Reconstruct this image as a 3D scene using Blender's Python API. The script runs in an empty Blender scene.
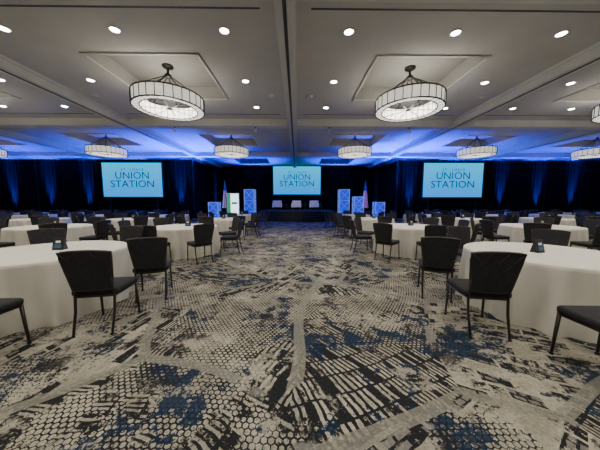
import bpy, bmesh, math, random
from mathutils import Vector, Matrix
random.seed(4)
D = bpy.data
SC = bpy.context.scene
COL = SC.collection
pi = math.pi

# ---------------------------------------------------------------- materials
def new_mat(name):
    m = D.materials.new(name); m.use_nodes = True
    nt = m.node_tree
    b = nt.nodes["Principled BSDF"]
    return m, nt, b

def pmat(name, col, rough=0.6, metal=0.0, emit=None, estr=0.0, noise=0.0, nscale=20.0, spec=0.5, bump=0.0):
    m, nt, b = new_mat(name)
    b.inputs["Base Color"].default_value = (*col, 1)
    b.inputs["Roughness"].default_value = rough
    b.inputs["Metallic"].default_value = metal
    b.inputs["Specular IOR Level"].default_value = spec
    if emit:
        b.inputs["Emission Color"].default_value = (*emit, 1)
        b.inputs["Emission Strength"].default_value = estr
    if noise > 0 or bump > 0:
        tc = nt.nodes.new("ShaderNodeTexCoord")
        n = nt.nodes.new("ShaderNodeTexNoise"); n.inputs["Scale"].default_value = nscale
        n.inputs["Detail"].default_value = 4
        nt.links.new(tc.outputs["Object"], n.inputs["Vector"])
        if noise > 0:
            r = nt.nodes.new("ShaderNodeMapRange")
            r.inputs["From Min"].default_value = 0.3; r.inputs["From Max"].default_value = 0.7
            r.inputs["To Min"].default_value = 1 - noise; r.inputs["To Max"].default_value = 1 + noise
            nt.links.new(n.outputs["Fac"], r.inputs["Value"])
            v = nt.nodes.new("ShaderNodeVectorMath"); v.operation = 'SCALE'
            v.inputs[0].default_value = col
            nt.links.new(r.outputs["Result"], v.inputs["Scale"])
            nt.links.new(v.outputs["Vector"], b.inputs["Base Color"])
        if bump > 0:
            bp = nt.nodes.new("ShaderNodeBump"); bp.inputs["Strength"].default_value = bump
            bp.inputs["Distance"].default_value = 0.01
            nt.links.new(n.outputs["Fac"], bp.inputs["Height"])
            nt.links.new(bp.outputs["Normal"], b.inputs["Normal"])
    return m

def carpet_mat():
    m, nt, b = new_mat("carpet")
    N = nt.nodes; L = nt.links
    def node(t, **k):
        n = N.new(t)
        for a, v in k.items(): setattr(n, a, v)
        return n
    def setin(sock, v):
        if isinstance(v, bpy.types.NodeSocket): L.new(v, sock)
        else: sock.default_value = v
    def M(op, a, bb=0.0, c=None):
        n = node("ShaderNodeMath", operation=op)
        setin(n.inputs[0], a); setin(n.inputs[1], bb)
        if c is not None: setin(n.inputs[2], c)
        return n.outputs[0]
    def V(op, a, bb=(0, 0, 0)):
        n = node("ShaderNodeVectorMath", operation=op)
        setin(n.inputs[0], a); setin(n.inputs[1], bb)
        return n.outputs["Vector"]
    def VS(a, s):
        n = node("ShaderNodeVectorMath", operation='SCALE')
        setin(n.inputs[0], a); setin(n.inputs["Scale"], s); return n.outputs["Vector"]
    def noise(vec, scale, detail=2.0, rough=0.5, out="Fac"):
        n = node("ShaderNodeTexNoise"); n.inputs["Scale"].default_value = scale
        n.inputs["Detail"].default_value = detail; n.inputs["Roughness"].default_value = rough
        L.new(vec, n.inputs["Vector"]); return n.outputs[out]
    def step(v, lo, hi):
        n = node("ShaderNodeMapRange", interpolation_type='SMOOTHSTEP')
        setin(n.inputs["Value"], v)
        n.inputs["From Min"].default_value = lo; n.inputs["From Max"].default_value = hi
        return n.outputs["Result"]
    def mix(f, a, c):
        n = node("ShaderNodeMix", data_type='RGBA')
        setin(n.inputs[0], f)
        for s, v in ((n.inputs[6], a), (n.inputs[7], c)):
            if isinstance(v, tuple): s.default_value = (*v, 1)
            else: L.new(v, s)
        return n.outputs[2]
    def brick(vec, bw, rh, mort, mcol, offset):
        n = node("ShaderNodeTexBrick"); L.new(vec, n.inputs["Vector"])
        n.inputs["Scale"].default_value = 1.0
        n.inputs["Brick Width"].default_value = bw; n.inputs["Row Height"].default_value = rh
        n.inputs["Mortar Size"].default_value = mort; n.inputs["Mortar Smooth"].default_value = 0.0
        n.inputs["Color1"].default_value = (0, 0, 0, 1); n.inputs["Color2"].default_value = (1, 1, 1, 1)
        n.inputs["Mortar"].default_value = (mcol, mcol, mcol, 1); n.offset = offset
        return n.outputs["Color"]
    tc = node("ShaderNodeTexCoord")
    P = V('ADD', tc.outputs["Object"], (100.0, 100.0, 0.0))
    dn = noise(P, 0.34, 1, 0.5, "Color")
    Pd = V('ADD', P, VS(V('SUBTRACT', dn, (0.5, 0.5, 0.5)), 1.5))
    # --- hexagon lattice
    hs = 0.045
    H = VS(V('ADD', P, VS(V('SUBTRACT', dn, (0.5, 0.5, 0.5)), 0.5)), 1 / hs)
    sx = (1.0, 1.7320508, 1.0); h2 = (0.5, 0.8660254, 0.5)
    A = V('SUBTRACT', V('MODULO', H, sx), h2)
    B = V('SUBTRACT', V('MODULO', V('ADD', H, h2), sx), h2)
    def hexd(v):
        a = V('ABSOLUTE', v)
        s = node("ShaderNodeSeparateXYZ"); L.new(a, s.inputs[0])
        return M('MAXIMUM', s.outputs[0], M('ADD', M('MULTIPLY', s.outputs[0], 0.5), M('MULTIPLY', s.outputs[1], 0.8660254)))
    hd = M('MINIMUM', hexd(A), hexd(B))
    nh = noise(P, 2.0, 5, 0.7)
    thick = M('MULTIPLY_ADD', nh, -0.75, 0.755)
    hexline = M('GREATER_THAN', hd, thick)
    # --- city-block patches
    SCV = 0.58
    vo = node("ShaderNodeTexVoronoi", voronoi_dimensions='2D'); vo.inputs["Scale"].default_value = SCV
    L.new(Pd, vo.inputs["Vector"])
    sep = node("ShaderNodeSeparateColor"); L.new(vo.outputs["Color"], sep.inputs[0])
    rot = node("ShaderNodeVectorRotate", rotation_type='Z_AXIS')
    L.new(Pd, rot.inputs["Vector"]); L.new(M('MULTIPLY', sep.outputs[0], 3.1), rot.inputs["Angle"])
    R = V('ADD', rot.outputs[0], (300.0, 300.0, 0.0))
    jit = V('ADD', R, VS(V('SUBTRACT', noise(P, 6.0, 3, 0.6, "Color"), (0.5, 0.5, 0.5)), 0.045))
    ladder = brick(jit, 0.20, 0.044, 0.010, 0.0, 0.0)
    blocks = brick(jit, 0.28, 0.15, 0.015, 1.0, 0.41)
    blocks2 = brick(jit, 0.10, 0.056, 0.009, 0.0, 0.5)
    ero = noise(P, 17.0, 5, 0.75)
    er = M('MULTIPLY', M('SUBTRACT', ero, 0.5), 1.4)
    lad = M('GREATER_THAN', M('ADD', ladder, er), 0.35)
    blk = M('GREATER_THAN', M('ADD', blocks, er), 0.52)
    blk2 = M('GREATER_THAN', M('ADD', blocks2, er), 0.42)
    fine = noise(P, 42.0, 3, 0.7)
    cream = (0.375, 0.345, 0.268); grey = (0.17, 0.162, 0.138); black = (0.016, 0.016, 0.017); navy = (0.007, 0.019, 0.042); tan = (0.25, 0.23, 0.178)
    base = mix(step(noise(P, 3.0, 5, 0.7), 0.40, 0.60), tan, cream)
    hexc = mix(hexline, base, black)
    ladc = mix(lad, black, base)
    blkc = mix(blk, mix(blk2, black, grey), base)
    pick = step(sep.outputs[1], 0.49, 0.51)
    patch = mix(pick, blkc, ladc)
    rag = noise(P, 11.0, 5, 0.75)
    hm = M('ADD', noise(P, 0.75, 3, 0.55), M('MULTIPLY', M('SUBTRACT', rag, 0.5), 0.30))
    hexmask = step(hm, 0.485, 0.495)
    c = mix(hexmask, patch, hexc)
    ve = node("ShaderNodeTexVoronoi", voronoi_dimensions='2D', feature='DISTANCE_TO_EDGE'); ve.inputs["Scale"].default_value = SCV
    L.new(Pd, ve.inputs["Vector"])
    street = M('LESS_THAN', ve.outputs["Distance"], 0.030)
    streetm = M('MULTIPLY', street, step(noise(P, 1.1, 3), 0.42, 0.44))
    bl = noise(P, 1.5, 10, 0.76)
    c = mix(M('MULTIPLY', step(bl, 0.54, 0.555), 0.95), c, navy)
    bl2 = noise(V('ADD', P, (31.0, 7.0, 0)), 2.3, 10, 0.83)
    c = mix(M('MULTIPLY', step(bl2, 0.545, 0.565), 0.88), c, black)
    c = mix(M('MULTIPLY', streetm, 0.75), c, (0.20, 0.19, 0.155))
    bl3 = noise(V('ADD', P, (3.0, 57.0, 0)), 2.4, 9, 0.8)
    c = mix(M('MULTIPLY', step(bl3, 0.56, 0.585), 0.70), c, base)
    mul = node("ShaderNodeMapRange"); L.new(fine, mul.inputs["Value"])
    mul.inputs["From Min"].default_value = 0.3; mul.inputs["From Max"].default_value = 0.7
    mul.inputs["To Min"].default_value = 0.62; mul.inputs["To Max"].default_value = 1.15
    c = VS(c, mul.outputs["Result"])
    L.new(c, b.inputs["Base Color"])
    b.inputs["Roughness"].default_value = 0.95
    b.inputs["Specular IOR Level"].default_value = 0.1
    bp = node("ShaderNodeBump"); bp.inputs["Strength"].default_value = 0.3; bp.inputs["Distance"].default_value = 0.006
    L.new(noise(P, 180.0, 2), bp.inputs["Height"]); L.new(bp.outputs["Normal"], b.inputs["Normal"])
    return m

M_carpet = carpet_mat()
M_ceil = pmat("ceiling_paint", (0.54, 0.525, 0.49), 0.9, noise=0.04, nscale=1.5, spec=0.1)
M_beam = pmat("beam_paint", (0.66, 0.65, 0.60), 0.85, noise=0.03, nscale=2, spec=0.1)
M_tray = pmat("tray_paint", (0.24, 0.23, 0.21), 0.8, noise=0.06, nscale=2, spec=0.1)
M_trim = pmat("tray_trim_paint", (0.50, 0.49, 0.45), 0.7)
M_track = pmat("track_dark", (0.06, 0.058, 0.055), 0.6)
M_wall = pmat("wall_paint", (0.12, 0.12, 0.13), 0.85, noise=0.05, nscale=3)
M_base = pmat("baseboard_paint", (0.05, 0.045, 0.04), 0.5, noise=0.05)
M_drape = pmat("drape_velour", (0.0035, 0.0036, 0.0045), 0.95, noise=0.15, nscale=8, spec=0.05)
M_linen = pmat("table_linen", (0.61, 0.58, 0.495), 0.85, noise=0.03, nscale=6, spec=0.15, bump=0.05)
M_frame = pmat("chair_metal", (0.050, 0.042, 0.035), 0.42, 0.6, noise=0.1, nscale=30)
M_seat = pmat("chair_fabric", (0.024, 0.024, 0.026), 0.85, noise=0.25, nscale=90, spec=0.2, bump=0.2)
M_back = pmat("chair_back_fabric", (0.028, 0.027, 0.029), 0.7, noise=0.2, nscale=60, spec=0.25)
M_rib = pmat("chair_back_rib", (0.031, 0.030, 0.032), 0.65, noise=0.1, spec=0.25)
M_black = pmat("black_fabric", (0.010, 0.010, 0.012), 0.8, noise=0.2)
M_iron = pmat("dark_iron", (0.030, 0.026, 0.022), 0.45, 0.5, noise=0.1)
M_glass = pmat("frosted_panel", (0.55, 0.54, 0.50), 0.5, emit=(1.0, 0.94, 0.82), estr=0.75, noise=0.1, nscale=9)
M_glass_in = pmat("frosted_inner", (0.7, 0.69, 0.66), 0.5, emit=(1.0, 0.94, 0.82), estr=1.5, noise=0.1, nscale=9)
M_bulb = pmat("bulb_glow", (1, 1, 1), 0.5, emit=(1.0, 0.96, 0.88), estr=60, noise=0.01)
M_bulboff = pmat("bulb_dim", (0.3, 0.3, 0.3), 0.5, emit=(1.0, 0.95, 0.86), estr=0.05, noise=0.01)
M_white = pmat("white_metal", (0.62, 0.61, 0.58), 0.5, noise=0.02)
M_white_uph = pmat("white_upholstery", (0.62, 0.60, 0.58), 0.7, noise=0.05)
M_text = pmat("screen_text", (0.01, 0.02, 0.05), 0.6, emit=(0.006, 0.04, 0.13), estr=1.0, noise=0.01)
M_alu_lit = pmat("truss_aluminium_lit", (0.2, 0.25, 0.5), 0.4, 0.5, emit=(0.15, 0.28, 0.9), estr=0.6, noise=0.05)  # blue light on the bars put into the metal's tint and emission
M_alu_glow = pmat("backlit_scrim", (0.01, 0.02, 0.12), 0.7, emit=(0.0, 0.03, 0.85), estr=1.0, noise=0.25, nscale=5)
M_blue_lens = pmat("blue_lens", (0.1, 0.1, 0.8), 0.3, emit=(0.03, 0.06, 1.0), estr=6, noise=0.01)
M_banner_w = pmat("banner_white", (0.8, 0.8, 0.8), 0.6, emit=(0.70, 1.0, 0.95), estr=2.0, noise=0.02)
M_banner_g = pmat("banner_green", (0.02, 0.25, 0.1), 0.6, emit=(0.0, 0.35, 0.08), estr=0.8, noise=0.05)
M_card = pmat("card_black", (0.015, 0.015, 0.02), 0.4, noise=0.1)
M_cardblue = pmat("card_logo", (0.05, 0.12, 0.22), 0.5, noise=0.1)
M_paper = pmat("card_paper", (0.75, 0.74, 0.70), 0.6, noise=0.03)
M_red = pmat("flag_red", (0.50, 0.02, 0.03), 0.8, noise=0.1)
M_flagw = pmat("flag_white", (0.8, 0.8, 0.78), 0.8, noise=0.05)
M_navy = pmat("flag_navy", (0.03, 0.05, 0.25), 0.8, noise=0.1)
M_gold = pmat("gold_finish", (0.6, 0.42, 0.12), 0.35, 0.9, noise=0.05)
M_wood = pmat("dark_wood", (0.06, 0.035, 0.02), 0.5, noise=0.2, nscale=12)

def screen_mat():
    m, nt, b = new_mat("projection_surface")
    tc = nt.nodes.new("ShaderNodeTexCoord"); s = nt.nodes.new("ShaderNodeSeparateXYZ")
    nt.links.new(tc.outputs["Object"], s.inputs[0])
    mr = nt.nodes.new("ShaderNodeMapRange"); mr.inputs["From Min"].default_value = -1.4; mr.inputs["From Max"].default_value = 1.4
    nt.links.new(s.outputs[2], mr.inputs["Value"])
    r = nt.nodes.new("ShaderNodeValToRGB")
    r.color_ramp.elements[0].color = (0.0, 0.33, 0.95, 1); r.color_ramp.elements[1].color = (0.0, 0.60, 1.0, 1)
    nt.links.new(mr.outputs[0], r.inputs[0])
    nt.links.new(r.outputs[0], b.inputs["Emission Color"])
    b.inputs["Emission Strength"].default_value = 1.15
    b.inputs["Base Color"].default_value = (0.05, 0.05, 0.05, 1); b.inputs["Roughness"].default_value = 0.9
    return m
M_screen = screen_mat()

# ---------------------------------------------------------------- mesh builder
class MB:
    def __init__(s): s.v = []; s.f = []; s.m = []; s.sm = []; s.mats = []
    def mi(s, mat):
        if mat not in s.mats: s.mats.append(mat)
        return s.mats.index(mat)
    def add(s, vs, fs, mat, smooth=False):
        o = len(s.v); s.v += [tuple(x) for x in vs]; k = s.mi(mat)
        for f in fs: s.f.append([i + o for i in f]); s.m.append(k); s.sm.append(smooth)
    def box(s, x0, x1, y0, y1, z0, z1, mat):
        vs = [(x, y, z) for z in (z0, z1) for y in (y0, y1) for x in (x0, x1)]
        s.add(vs, [(0, 2, 3, 1), (4, 5, 7, 6), (0, 1, 5, 4), (1, 3, 7, 5), (3, 2, 6, 7), (2, 0, 4, 6)], mat)
    def rbox(s, c, size, r, mat, seg=3, mtx=None):
        bm = bmesh.new(); bmesh.ops.create_cube(bm, size=1.0)
        for v in bm.verts: v.co = Vector((v.co.x * size[0], v.co.y * size[1], v.co.z * size[2]))
        bmesh.ops.bevel(bm, geom=bm.edges[:], offset=r, segments=seg, affect='EDGES', profile=0.5)
        if mtx is not None: bmesh.ops.transform(bm, matrix=mtx, verts=bm.verts)
        bm.verts.index_update()
        s.add([v.co + Vector(c) for v in bm.verts], [[v.index for v in f.verts] for f in bm.faces], mat, True)
        bm.free()
    def tube(s, pts, r, mat, seg=8, r2=None):
        pts = [Vector(p) for p in pts]; n = len(pts)
        vs = []
        for i, p in enumerate(pts):
            t = (pts[min(i + 1, n - 1)] - pts[max(i - 1, 0)]).normalized()
            ref = Vector((0, 0, 1)) if abs(t.z) < 0.9 else Vector((1, 0, 0))
            a = t.cross(ref).normalized(); bb = t.cross(a)
            rr = r if r2 is None else r + (r2 - r) * i / (n - 1)
            for k in range(seg):
                an = 2 * pi * k / seg
                vs.append(p + (a * math.cos(an) + bb * math.sin(an)) * rr)
        fs = []
        for i in range(n - 1):
            for k in range(seg):
                k2 = (k + 1) % seg
                fs.append((i * seg + k, i * seg + k2, (i + 1) * seg + k2, (i + 1) * seg + k))
        fs.append(tuple(range(seg - 1, -1, -1))); fs.append(tuple((n - 1) * seg + k for k in range(seg)))
        s.add(vs, fs, mat, True)
    def lathe(s, prof, mat, seg=32, c=(0, 0, 0), smooth=True):
        vs = [(c[0] + r * math.cos(2 * pi * k / seg), c[1] + r * math.sin(2 * pi * k / seg), c[2] + z) for r, z in prof for k in range(seg)]
        fs = []
        for i in range(len(prof) - 1):
            for k in range(seg):
                k2 = (k + 1) % seg
                fs.append((i * seg + k, i * seg + k2, (i + 1) * seg + k2, (i + 1) * seg + k))
        s.add(vs, fs, mat, smooth)
    def mesh(s, name):
        me = D.meshes.new(name); me.from_pydata(s.v, [], s.f)
        for m in s.mats: me.materials.append(m)
        for p, k, sm in zip(me.polygons, s.m, s.sm): p.material_index = k; p.use_smooth = sm
        me.update(); return me

def obj(name, me, loc=(0, 0, 0), rz=0.0, parent=None):
    o = D.objects.new(name, me); COL.objects.link(o); o.location = loc; o.rotation_euler = (0, 0, rz)
    if parent: o.parent = parent
    return o

# ---------------------------------------------------------------- room
CH = 5.2; BM = 4.9; CX = -0.22; BW = 7.5
XB = [CX + BW * k for k in range(-4, 5)]
YB = [-9.8, -2.8, 4.2, 11.2, 18.2, 25.2]
X0, X1, Y0, Y1 = XB[0], XB[-1], YB[0], YB[-1]
b = MB(); b.box(X0, X1, Y0, Y1, -0.1, 0, M_carpet); obj("floor", b.mesh("floor"))
def wall(name, a):
    w = MB(); w.box(*a, M_wall); obj(name, w.mesh(name))
wall("wall_back", (X0, X1, Y1, Y1 + .2, 0, 5.7)); wall("wall_front", (X0, X1, Y0 - .2, Y0, 0, 5.7))
wall("wall_left", (X0 - .2, X0, Y0, Y1, 0, 5.7)); wall("wall_right", (X1, X1 + .2, Y0, Y1, 0, 5.7))
for nm, a in (("baseboard_left", (X0, X0 + .02, Y0, Y1, 0, .15)), ("baseboard_right", (X1 - .02, X1, Y0, Y1, 0, .15)),
              ("baseboard_front", (X0 + .02, X1 - .02, Y0, Y0 + .02, 0, .15)), ("baseboard_back", (X0 + .02, X1 - .02, Y1 - .02, Y1, 0, .15))):
    w = MB(); w.box(*a, M_base); obj(nm, w.mesh(nm))
c = MB(); TR = 1.42; TD = 0.42
def quad(x0, x1, y0, y1, z, mat): c.add([(x0, y0, z), (x0, y1, z), (x1, y1, z), (x1, y0, z)], [(0, 1, 2, 3)], mat)
for i in range(8):
    for j in range(5):
        xa, xb, ya, yb = XB[i], XB[i + 1], YB[j], YB[j + 1]
        xc, yc = (xa + xb) / 2, (ya + yb) / 2
        tx0, tx1, ty0, ty1 = xc - TR, xc + TR, yc - TR * .9, yc + TR * .9
        quad(xa, xb, ya, ty0, CH, M_ceil); quad(xa, xb, ty1, yb, CH, M_ceil)
        quad(xa, tx0, ty0, ty1, CH, M_ceil); quad(tx1, xb, ty0, ty1, CH, M_ceil)
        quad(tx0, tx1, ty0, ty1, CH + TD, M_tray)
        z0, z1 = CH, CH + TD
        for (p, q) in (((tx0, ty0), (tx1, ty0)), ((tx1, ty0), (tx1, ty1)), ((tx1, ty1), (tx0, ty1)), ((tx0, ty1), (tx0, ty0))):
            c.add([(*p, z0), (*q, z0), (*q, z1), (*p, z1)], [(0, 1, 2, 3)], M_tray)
        t = .07; e = .025
        c.box(tx0 - t, tx1 + t, ty0 - t, ty0, CH - e, CH + .01, M_trim); c.box(tx0 - t, tx1 + t, ty1, ty1 + t, CH - e, CH + .01, M_trim)
        c.box(tx0 - t, tx0, ty0, ty1, CH - e, CH + .01, M_trim); c.box(tx1, tx1 + t, ty0, ty1, CH - e, CH + .01, M_trim)
        for yy in (ya + .75, yb - .75):
            c.box(xa + .5, xb - .5, yy - .02, yy + .02, CH - .006, CH + .005, M_track)
c.box(X0 - .2, X1 + .2, Y0 - .2, Y1 + .2, 5.70, 5.8, M_ceil)
obj("ceiling", c.mesh("ceiling"))
k = 0
for x in XB[1:-1]:
    w = MB(); hw = .16
    w.box(x - hw, x + hw, Y0, Y1, BM, CH, M_beam); w.box(x - .035, x + .035, Y0, Y1, BM - .012, BM, M_track)
    w.box(x - hw - .05, x - hw, Y0, Y1, CH - .08, CH, M_beam); w.box(x + hw, x + hw + .05, Y0, Y1, CH - .08, CH, M_beam)
    k += 1; obj("trim_%d" % k, w.mesh("trim"))
for y in YB[1:-1]:
    w = MB()
    for i in range(8):
        w.box(XB[i] + .21, XB[i + 1] - .21, y - .2, y + .2, BM, CH, M_beam)
    k += 1; obj("trim_%d" % k, w.mesh("trim"))

# ---------------------------------------------------------------- downlights
def downlight(on):
    w = MB()
    w.lathe([(.12, 0), (.122, -.018), (.098, -.022), (.090, -.006)], M_white, 20)
    w.lathe([(.090, -.006), (.0, -.006)], M_bulb if on else M_bulboff, 20, smooth=False)
    return w.mesh("ceiling_downlight")
DL_on, DL_off = downlight(True), downlight(False)
sp = D.lights.new("downlight_spot", 'SPOT'); sp.energy = 118; sp.spot_size = 2.0; sp.spot_blend = 0.7
sp.color = (1.0, 0.935, 0.82); sp.shadow_soft_size = .06
for i in range(8):
    for j in range(5):
        xc, yc = (XB[i] + XB[i + 1]) / 2, (YB[j] + YB[j + 1]) / 2
        for dx in (-2.38, 0, 2.38):
            for dy in (-2.15, 0, 2.0):
                if dx == 0 and dy == 0: continue
                on = j in (0, 1, 2) and 1 <= i <= 6
                o = obj("ceiling_downlight", DL_on if on else DL_off, (xc + dx, yc + dy, CH))
                if on and j in (1, 2):
                    l = D.objects.new("lamp", sp); COL.objects.link(l); l.parent = o; l.location = (0, 0, -.06)
w = MB(); w.lathe([(.13, 0), (.13, -.012), (.0, -.014)], M_white, 20)
SPK = w.mesh("ceiling_speaker")
for i in range(1, 7):
    for j in (1, 2, 3):
        xc, yc = (XB[i] + XB[i + 1]) / 2, (YB[j] + YB[j + 1]) / 2
        for sx_ in (-1, 1):
            obj("ceiling_speaker", SPK, (xc + sx_ * 3.1, yc + 1.0, CH))

# ---------------------------------------------------------------- chandelier
CZ = 4.51
def chandelier():
    w = MB(); R = 1.0; Hh = .17; Ri = .80; n = 28
    zt = CH + TD - CZ; hb = zt - .30
    w.lathe([(R + .015, -Hh - .02), (R + .015, -Hh + .01), (R - .02, -Hh + .01), (R - .02, -Hh - .02), (R + .015, -Hh - .02)], M_iron, 64)
    w.lathe([(R + .015, Hh - .01), (R + .015, Hh + .025), (R - .02, Hh + .025), (R - .02, Hh - .01), (R + .015, Hh - .01)], M_iron, 64)
    w.lathe([(R - .006, -Hh), (R - .006, Hh)], M_glass, 64)
    w.lathe([(Ri + .006, Hh), (Ri + .006, -Hh)], M_glass_in, 64)
    w.lathe([(R - .02, -Hh - .005), (Ri, -Hh - .005)], M_glass_in, 64, smooth=False)
    w.lathe([(Ri + .015, -Hh - .02), (Ri + .015, -Hh), (Ri - .015, -Hh), (Ri - .015, -Hh - .02), (Ri + .015, -Hh - .02)], M_iron, 48)
    w.lathe([(Ri + .015, Hh), (Ri + .015, Hh + .03), (Ri - .015, Hh + .03), (Ri - .015, Hh), (Ri + .015, Hh)], M_iron, 48)
    for i in range(n):
        a = 2 * pi * i / n; ca, sa = math.cos(a), math.sin(a)
        w.tube([(R * ca + .008 * ca, R * sa + .008 * sa, -Hh), (R * ca + .008 * ca, R * sa + .008 * sa, Hh)], .013, M_iron, 5)
        w.tube([(Ri * ca, Ri * sa, -Hh), (Ri * ca, Ri * sa, Hh)], .009, M_iron, 4)
        w.tube([(R * ca, R * sa, -Hh - .008), (Ri * ca, Ri * sa, -Hh - .008)], .009, M_iron, 4)
    for i in range(8):
        a = 2 * pi * i / 8 + .2; ca, sa = math.cos(a), math.sin(a)
        w.tube([(.07 * ca, .07 * sa, hb), ((R - .02) * ca, (R - .02) * sa, Hh + .01)], .016, M_iron, 6)
        w.tube([(.0, .0, -Hh + .02), (Ri * ca, Ri * sa, -Hh + .02)], .010, M_iron, 5)
    w.lathe([(0, zt), (.16, zt), (.16, zt - .04), (.035, zt - .06), (.035, hb + .05), (.10, hb + .04), (.10, hb - .04), (0, hb - .05)], M_iron, 24)
    for i in range(12):
        a = 2 * pi * (i + .5) / 12; ca, sa = math.cos(a), math.sin(a)
        w.lathe([(0, .0), (.022, .0), (.03, .05), (.022, .09), (0, .1)], M_glass_in, 8, c=((Ri - .07) * ca, (Ri - .07) * sa, -.08))
    w.lathe([(0, -Hh - .02), (.06, -Hh), (.06, -Hh + .05), (0, -Hh + .06)], M_iron, 16)
    return w.mesh("chandelier")
CHM = chandelier()
def mkpl(e):
    pl = D.lights.new("chandelier_glow", 'POINT'); pl.energy = e; pl.color = (1.0, .94, .84); pl.shadow_soft_size = .35; return pl
PL = {1: mkpl(135), 2: mkpl(135), 3: mkpl(16)}
for i in range(1, 7):
    for j in (1, 2, 3):
        xc, yc = (XB[i] + XB[i + 1]) / 2, (YB[j] + YB[j + 1]) / 2
        o = obj("chandelier", CHM, (xc, yc, CZ), random.random())
        l = D.objects.new("lamp", PL[j]); COL.objects.link(l); l.parent = o; l.location = (0, 0, .0)

# ---------------------------------------------------------------- drapes
def drape(name, p, q, h):
    p = Vector(p); q = Vector(q); Ln = (q - p).length; t = (q - p).normalized(); nn = Vector((-t.y, t.x))
    n = int(Ln / .045); vs = []; fs = []
    for i in range(n + 1):
        s = Ln * i / n
        ph = s * 2 * pi / .27 + .9 * math.sin(s * 1.7)
        for z, am in ((0.02, .06), (h * .5, .055), (h, .035)):
            o = math.sin(ph) * am + .015 * math.sin(s * 3.1)
            v = p + t * s + nn * o; vs.append((v.x, v.y, z))
    for i in range(n):
        for r in range(2):
            a = i * 3 + r; fs.append((a, a + 3, a + 4, a + 1))
    w = MB(); w.add(vs, fs, M_drape, True)
    w.tube([(p.x, p.y, h), (q.x, q.y, h)], .025, M_iron, 6)
    m_ = max(1, int(Ln / 3))
    for i in range(m_ + 1):
        v = p + t * (Ln * i / m_)
        w.tube([(v.x, v.y, 0), (v.x, v.y, h)], .02, M_iron, 6)
    obj(name, w.mesh(name))
drape("stage_drape", (X0 + .3, 19.2), (-8.35, 19.2), 4.84)
drape("stage_drape", (8.15, 19.2), (X1 - .3, 19.2), 4.84)
drape("stage_drape", (-8.35, 19.4), (-8.35, 23.9), 4.84)
drape("stage_drape", (8.15, 19.4), (8.15, 23.9), 4.84)
drape("stage_drape", (-8.1, 24.1), (7.9, 24.1), 5.0)

# ---------------------------------------------------------------- screens
def text_mesh(body, size, bold=0.0):
    cu = D.curves.new("txt", 'FONT'); cu.body = body; cu.size = size; cu.align_x = 'CENTER'; cu.align_y = 'CENTER'
    cu.extrude = .003; cu.offset = bold; cu.resolution_u = 3
    o = D.objects.new("txt", cu); COL.objects.link(o)
    bpy.context.view_layer.update()
    me = D.meshes.new_from_object(o); D.objects.remove(o)
    me.materials.clear(); me.materials.append(M_text)
    return me
def screen(x, y, zc, wd, ht):
    e = D.objects.new("projection_screen", None); COL.objects.link(e); e.location = (x, y, zc)
    w = MB(); w.box(-wd / 2, wd / 2, -.01, .01, -ht / 2, ht / 2, M_screen); obj("surface", w.mesh("surface"), parent=e)
    w = MB(); f = .08
    w.box(-wd / 2 - f, wd / 2 + f, -.03, .03, ht / 2, ht / 2 + f, M_black); w.box(-wd / 2 - f, wd / 2 + f, -.03, .03, -ht / 2 - f, -ht / 2, M_black)
    w.box(-wd / 2 - f, -wd / 2, -.03, .03, -ht / 2, ht / 2, M_black); w.box(wd / 2, wd / 2 + f, -.03, .03, -ht / 2, ht / 2, M_black)
    for sx_ in (-1, 1):
        w.box(sx_ * wd * .4 - .03, sx_ * wd * .4 + .03, .0, .05, -zc, -ht / 2, M_black)
        w.box(sx_ * wd * .4 - .03, sx_ * wd * .4 + .03, -.35, .15, -zc, -zc + .04, M_black)
    obj("frame", w.mesh("frame"), parent=e)
    s = wd / 4.85
    for body, size, z, sxs, bo in (("S T .   L O U I S", .28, .82, 1.0, 0.004), ("UNION", .80, .33, 1.06, .0), ("STATION", .80, -.36, 1.08, .0)):
        o = obj("lettering", text_mesh(body, size * s, bo), (0, -.016, z * s), parent=e)
        o.rotation_euler = (pi / 2, 0, 0); o.scale = (sxs, 1, 1)
screen(-12.83, 18.75, 3.23, 4.6, 2.62)
screen(12.38, 18.75, 3.23, 4.75, 2.67)
screen(0.0, 23.7, 3.66, 4.7, 2.75)

# ---------------------------------------------------------------- stage
w = MB()
w.box(-3.0, 3.0, 18.0, 22.6, .74, .80, M_black)
vs = []; fs = []
per = [(-2.95, 22.5), (-2.95, 18.06), (2.95, 18.06), (2.95, 22.5)]
for (p, q) in zip(per[:-1], per[1:]):
    p = Vector(p); q = Vector(q); Ln = (q - p).length; t = (q - p).normalized(); nn = Vector((-t.y, t.x)); o0 = len(vs); m_ = int(Ln / .04)
    for i in range(m_ + 1):
        v = p + t * (Ln * i / m_) + nn * (.025 * math.sin(i * 1.1))
        vs += [(v.x, v.y, .01), (v.x, v.y, .75)]
    for i in range(m_): a = o0 + 2 * i; fs.append((a, a + 2, a + 3, a + 1))
w.add(vs, fs, M_black, True)
for x in (-2.8, 0, 2.8):
    for y in (18.3, 20.3, 22.3): w.tube([(x, y, 0), (x, y, .75)], .03, M_iron, 6)
obj("stage", w.mesh("stage"))
w = MB()
for i in range(3): w.box(.6, 1.8, 17.05 + .3 * i, 17.35 + .3 * i, .20 * (i + 1) - .04, .20 * (i + 1), M_black)
for x in (.6, 1.77):
    w.add([(x, 17.05, 0), (x + .03, 17.05, 0), (x, 17.95, 0), (x + .03, 17.95, 0), (x, 17.05, .18), (x + .03, 17.05, .18), (x, 17.95, .58), (x + .03, 17.95, .58)],
          [(0, 2, 3, 1), (4, 5, 7, 6), (0, 1, 5, 4), (1, 3, 7, 5), (3, 2, 6, 7), (2, 0, 4, 6)], M_black)
    w.tube([(x + .015, 17.1, .15), (x + .015, 17.1, 1.0), (x + .015, 17.9, 1.5), (x + .015, 17.9, .55)], .018, M_iron, 6)
obj("stage_steps", w.mesh("stage_steps"))
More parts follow.
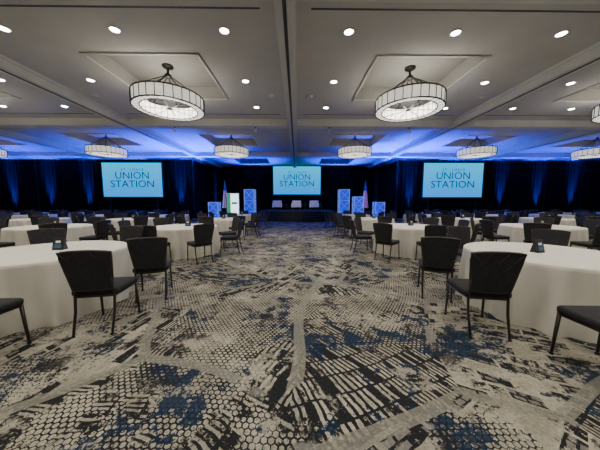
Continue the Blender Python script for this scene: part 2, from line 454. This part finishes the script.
def armchair():
    w = MB()
    w.rbox((0, 0, .36), (.62, .62, .16), .05, M_white_uph)
    w.rbox((0, .30, .58), (.74, .14, .50), .06, M_white_uph)
    for s in (-1, 1):
        w.rbox((s * .345, 0, .44), (.11, .66, .34), .045, M_white_uph)
        for y in (-.26, .28): w.tube([(s * .30, y, .30), (s * .33, y * 1.05, 0.004)], .02, M_wood, 8, .012)
    return w.mesh("lounge_chair")
AC = armchair()
for x in (-1.62, -.05, 1.4): obj("lounge_chair", AC, (x, 19.3, .802), random.uniform(-.12, .12))
def side_table():
    w = MB(); w.lathe([(0, .5), (.24, .5), (.24, .47), (0, .47)], M_wood, 24); w.tube([(0, 0, .02), (0, 0, .48)], .02, M_iron); w.lathe([(0, .02), (.16, .02), (.17, 0), (0, 0)], M_iron, 24)
    return w.mesh("side_table")
ST = side_table()
for x in (-.83, .68): obj("side_table", ST, (x, 19.2, .80))

def truss(h, wd):
    w = MB(); a = wd / 2
    w.box(-a - .05, a + .05, -a - .05, a + .05, 0, .03, M_iron)
    w.box(-a, a, -a, a, h - .03, h, M_alu_lit)
    for x in (-a, a):
        for y in (-a, a): w.tube([(x, y, .03), (x, y, h)], .03, M_alu_lit, 8)
    w.box(-a + .05, a - .05, -a + .05, a - .05, .05, h - .05, M_alu_glow)
    n = max(2, int(round(h / wd)))
    for i in range(n):
        z0, z1 = .03 + (h - .06) * i / n, .03 + (h - .06) * (i + 1) / n
        for (p, q) in (((-a, -a), (a, -a)), ((a, -a), (a, a)), ((a, a), (-a, a)), ((-a, a), (-a, -a))):
            w.tube([(*p, z0), (*q, z1)], .018, M_alu_lit, 5); w.tube([(*q, z0), (*p, z1)], .018, M_alu_lit, 5); w.tube([(*p, z1), (*q, z1)], .018, M_alu_lit, 5)
    return w.mesh("lit_truss_tower")
for x, y, h, wd in ((-3.46, 17.5, 2.42, .70), (3.46, 17.5, 2.42, .70), (4.5, 17.4, 1.9, .66), (6.05, 17.4, 1.5, .66), (-6.05, 17.4, 1.5, .66)):
    obj("lit_truss_tower", truss(h, wd), (x, y, 0))
w = MB(); w.box(-.45, .45, -.06, .06, .06, 2.15, M_white); w.box(-.16, .42, -.066, -.06, .12, 2.1, M_banner_w); w.box(-.42, -.16, -.066, -.06, .12, 2.1, M_banner_g)
w.box(-.5, .5, -.2, .2, 0, .06, M_iron); w.box(-.08, .32, -.07, -.066, 1.35, 1.5, M_cardblue)
obj("illuminated_banner", w.mesh("illuminated_banner"), (-4.72, 17.5, 0))
def flag(canton, s1, s2):
    w = MB(); w.lathe([(0, 0), (.18, 0), (.17, .05), (.04, .08), (.03, .2), (0, .2)], M_gold, 20)
    w.tube([(0, 0, .1), (0, 0, 3.0)], .02, M_wood, 8)
    w.lathe([(0, 3.0), (.035, 3.03), (.02, 3.1), (0, 3.15)], M_gold, 10)
    n = 48; rows = 10
    for r in range(rows):
        z0 = 2.95 - 1.9 * r / rows; z1 = 2.95 - 1.9 * (r + 1) / rows
        def ring(z):
            t = (2.95 - z) / 1.9; rad = .05 + .20 * t
            return [((rad + .035 * t * math.sin(7 * 2 * pi * k / n)) * math.cos(2 * pi * k / n), .7 * (rad + .035 * t * math.sin(7 * 2 * pi * k / n)) * math.sin(2 * pi * k / n), z) for k in range(n)]
        vs = ring(z0) + ring(z1)
        for k_ in range(n):
            k2 = (k_ + 1) % n
            mat = canton if r < 3 else (s1 if (k_ // 3) % 2 else s2)
            w.add([vs[k_], vs[k2], vs[n + k2], vs[n + k_]], [(0, 1, 2, 3)], mat, True)
    return w.mesh("draped_flag")
obj("draped_flag", flag(M_navy, M_red, M_flagw), (-5.55, 18.35, 0))
obj("draped_flag", flag(M_navy, M_red, M_flagw), (5.3, 18.35, 0))

# added fill spots, invented, hung from the cross beam to brighten chairs and flags
def stage_fill_lamp():
    w = MB(); w.tube([(0, 0, 0), (0, 0, -.10)], .015, M_iron, 8); w.lathe([(0, -.08), (.05, -.08), (.06, -.11), (.07, -.22), (.06, -.22), (.055, -.21), (0, -.21)], M_white, 20)
    w.lathe([(.04, 0), (.04, -.02), (0, -.02)], M_iron, 12)
    return w.mesh("added_stage_fill")
FILL = stage_fill_lamp()
for x, tx in ((-5.6, -5.2), (-1.9, -.5), (1.5, .3), (5.2, 4.8)):
    o = obj("added_stage_fill", FILL, (x, 11.2, BM))
    L_ = D.lights.new("fill_spot", 'SPOT'); L_.energy = 420; L_.color = (1, .95, .88); L_.spot_size = .42; L_.spot_blend = .8; L_.shadow_soft_size = .06
    l = D.objects.new("lamp", L_); COL.objects.link(l); l.parent = o; l.location = (0, 0, -.30)
    l.rotation_euler = (Vector((tx, 18.8, 1.2)) - Vector((x, 11.2, BM - .30))).to_track_quat('-Z', 'Y').to_euler()

# par uplights (blue)
def par():
    w = MB(); w.lathe([(0, .05), (.09, .05), (.11, .26), (.10, .26), (.095, .24)], M_black, 20)
    w.lathe([(.095, .24), (0, .24)], M_blue_lens, 20, smooth=False)
    w.tube([(-.13, 0, .01), (-.13, 0, .17), (-.10, 0, .17)], .01, M_iron, 6); w.tube([(.13, 0, .01), (.13, 0, .17), (.10, 0, .17)], .01, M_iron, 6)
    w.box(-.14, .14, -.05, .05, 0, .015, M_iron); w.box(-.03, .03, -.03, .03, .01, .06, M_iron)
    return w.mesh("par_uplight")
PAR = par()
def uplight(x, y, e, tilt, size=1.3, col=(.0, .03, 1.0), roll=0.0):
    o = obj("par_uplight", PAR, (x, y, 0))
    L_ = D.lights.new("blue_beam", 'SPOT'); L_.energy = e; L_.color = col; L_.spot_size = size; L_.spot_blend = .9; L_.shadow_soft_size = .07
    l = D.objects.new("lamp", L_); COL.objects.link(l); l.parent = o; l.location = (0, 0, .27)
    l.rotation_euler = (pi - tilt, roll, 0)
for x in (-22.5, -19.6, -16.6, -9.3, 9.1, 16.6, 19.6, 22.5): uplight(x, 18.88, 34000, .06, .42)
for x in (-24, -21, -18, -13, -10.4, 10.2, 12.8, 17.4, 21, 24): uplight(x, 18.4 if abs(x) < 16 else 18.45, 4500, -.34, 1.2)
for x in (-7.7, -6.8, 6.6, 7.5): uplight(x, 18.6, 12500, -.34, 1.4)
for x in (-4, 4): uplight(x, 23.4, 11000, -.40, 1.3)
for x in (-22, -17, -12, 12, 17, 22): uplight(x, 21.5, 6000, -.15, 1.5)

# ---------------------------------------------------------------- tables
def table():
    w = MB(); R = .90; n = 220
    def fold(a):
        s = .5 + .5 * math.sin(15 * a + 1.5 * math.sin(2 * a) + .7 * math.sin(5 * a))
        return .25 + .6 * s ** 1.8 + .15 * math.sin(27 * a + 2 * math.sin(3 * a))
    rings = []
    for r in (0.0, .45, .86): rings.append([(r * math.cos(2 * pi * k / n), r * math.sin(2 * pi * k / n), .765) for k in range(n)])
    for dz, rr in ((.002, .89), (.012, .902)): rings.append([(rr * math.cos(2 * pi * k / n), rr * math.sin(2 * pi * k / n), .765 - dz) for k in range(n)])
    for t in (.06, .15, .3, .5, .75, 1.0):
        ring = []
        for k in range(n):
            a = 2 * pi * k / n; rr = .903 + (t ** .75) * (-.035 + .135 * fold(a))
            ring.append((rr * math.cos(a), rr * math.sin(a), .753 * (1 - t) + .006))
        rings.append(ring)
    vs = [v for r in rings for v in r]; fs = []
    for i in range(len(rings) - 1):
        for k in range(n):
            k2 = (k + 1) % n; fs.append((i * n + k, (i + 1) * n + k, (i + 1) * n + k2, i * n + k2))
    w.add(vs, fs, M_linen, True)
    w.lathe([(0, .755), (.86, .755), (.86, .73), (0, .73)], M_wood, 48)
    for s in (-1, 1):
        w.tube([(s * .5, -.35, .0), (s * .5, -.35, .73)], .016, M_iron, 6); w.tube([(s * .5, .35, .0), (s * .5, .35, .73)], .016, M_iron, 6)
    return w.mesh("banquet_table")
TB = table()
def card():
    w = MB()
    w.add([(-.07, -.045, 0), (.07, -.045, 0), (.07, -.004, .17), (-.07, -.004, .17)], [(0, 1, 2, 3)], M_card)
    w.add([(-.07, .045, 0), (.07, .045, 0), (.07, .004, .17), (-.07, .004, .17)], [(3, 2, 1, 0)], M_card)
    w.add([(-.07, -.004, .17), (.07, -.004, .17), (.07, .004, .17), (-.07, .004, .17)], [(0, 1, 2, 3)], M_card)
    w.add([(-.07, -.045, 0), (-.07, .045, 0), (-.07, .004, .17), (-.07, -.004, .17)], [(0, 1, 2, 3)], M_card)
    w.add([(.07, -.045, 0), (.07, .045, 0), (.07, .004, .17), (.07, -.004, .17)], [(3, 2, 1, 0)], M_card)
    w.add([(-.045, -.0425, .03), (.045, -.0425, .03), (.045, -.031, .08), (-.045, -.031, .08)], [(0, 1, 2, 3)], M_cardblue)
    w.add([(-.03, -.026, .10), (.03, -.026, .10), (.03, -.019, .13), (-.03, -.019, .13)], [(0, 1, 2, 3)], M_paper)
    return w.mesh("table_tent_card")
CD = card()

# ---------------------------------------------------------------- banquet chair (faces +Y)
def chair():
    w = MB()
    w.rbox((0, .0, .455), (.46, .46, .075), .03, M_seat)
    w.box(-.205, .205, -.20, .20, .405, .425, M_frame)
    def P(u, v, off=0.0):
        hw = .188 + .052 * v
        return Vector((u * hw, -.225 - .085 * v - .028 * (1 - u * u) + off, .50 + .42 * v + .018 * (1 - u * u) * v))
    nu, nv = 10, 6; th = .026
    for off, flip in ((0, False), (-th, True)):
        vs = [P(-1 + 2 * i / nu, j / nv, off) for j in range(nv + 1) for i in range(nu + 1)]
        fs = []
        for j in range(nv):
            for i in range(nu):
                a = j * (nu + 1) + i; q = (a, a + 1, a + nu + 2, a + nu + 1)
                fs.append(q[::-1] if not flip else q)
        w.add(vs, fs, M_back, True)
    edge = [P(-1, j / nv, -th / 2) for j in range(nv + 1)] + [P(-1 + 2 * i / nu, 1, -th / 2) for i in range(1, nu + 1)] + [P(1, 1 - j / nv, -th / 2) for j in range(1, nv + 1)] + [P(1 - 2 * i / nu, 0, -th / 2) for i in range(1, nu + 1)]
    w.tube(edge, .016, M_frame, 6)
    def line(a, b_, off):
        pts = [P(a[0] + (b_[0] - a[0]) * i / 6, a[1] + (b_[1] - a[1]) * i / 6, off) for i in range(7)]
        w.tube(pts, .0035, M_rib, 5)
    for off in (-th - .001, .001):
        for a, b_ in (((-.95, .05), (.35, .97)), ((.95, .05), (-.35, .97)), ((-.95, .97), (.35, .03)), ((.95, .97), (-.35, .03)), ((-.95, .5), (-.3, .97)), ((.95, .5), (.3, .97)), ((-.95, .5), (-.3, .03)), ((.95, .5), (.3, .03))):
            line(a, b_, off)
    for s in (-1, 1):
        w.tube([(s * .185, -.30, 0), (s * .190, -.235, .25), (s * .192, -.215, .44), P(s, 0, -th / 2), P(s, .3, -th / 2)], .013, M_frame, 8, .016)
        w.tube([(s * .212, .235, 0), (s * .205, .205, .43)], .012, M_frame, 8, .017)
        w.tube([(s * .205, .205, .41), (s * .192, -.215, .41)], .012, M_frame, 6)
        w.lathe([(0, 0), (.017, 0), (.017, .02), (0, .02)], M_black, 8, c=(s * .185, -.30, 0)); w.lathe([(0, 0), (.017, 0), (.017, .02), (0, .02)], M_black, 8, c=(s * .212, .235, 0))
    w.tube([(-.205, .205, .41), (.205, .205, .41)], .012, M_frame, 6)
    w.tube([(-.192, -.215, .41), (.192, -.215, .41)], .012, M_frame, 6)
    return w.mesh("banquet_chair")
CM = chair()
def put_chair(x, y, facing_deg): obj("banquet_chair", CM, (x, y, 0), math.radians(facing_deg - 90))

def put_table(x, y, chairs=None, card=(.1, .05)):
    obj("banquet_table", TB, (x, y, 0), random.random() * 6)
    obj("table_tent_card", CD, (x + card[0], y + card[1], .766), random.uniform(-.3, .3))
    if chairs is None:
        for a in (-92, -47, -138, -3, -178, 42, 138, 90):
            a2 = a + random.uniform(-4, 4); d = 1.30 + random.uniform(0, .05)
            ar = math.radians(a2)
            put_chair(x + d * math.cos(ar), y + d * math.sin(ar), a2 + 180 + random.uniform(-6, 6))
    else:
        for cx_, cy_, f in chairs: put_chair(cx_, cy_, f)
put_table(-3.50, 3.32, [(-2.25, 2.74, 99), (-2.24, 3.62, 112), (-2.95, 2.08, 92), (-4.4, 2.3, 55), (-4.85, 3.2, 5), (-4.5, 4.25, -45), (-3.5, 4.67, -90)])
put_table(3.36, 3.10, [(2.08, 2.62, 80), (2.18, 3.60, 66), (2.62, 1.84, 88), (4.3, 2.1, 130), (4.75, 3.0, 175), (4.4, 4.0, 222), (3.36, 4.5, 270)], (-.1, .0))
rows = [6.8, 10.1, 13.4, 16.5]
for r, y in enumerate(rows):
    for cx_ in (3.25, 7.1, 10.9, 14.7, 18.5, 22.3):
        if cx_ / y > 1.75: continue
        if r == 3 and cx_ < 8: continue
        for s in (-1, 1):
            put_table(s * cx_, y + random.uniform(-.05, .05))

# ---------------------------------------------------------------- world + camera
wd = D.worlds.new("World"); SC.world = wd; wd.use_nodes = True
wd.node_tree.nodes["Background"].inputs[0].default_value = (.05, .05, .06, 1)
cam = D.cameras.new("Camera"); cam.lens = 14.1; cam.sensor_width = 36; cam.clip_end = 200
co = D.objects.new("Camera", cam); COL.objects.link(co)
co.location = (0, 0, 1.43); co.rotation_euler = (math.radians(90 - 5.35), 0, math.radians(-.73))
SC.camera = co
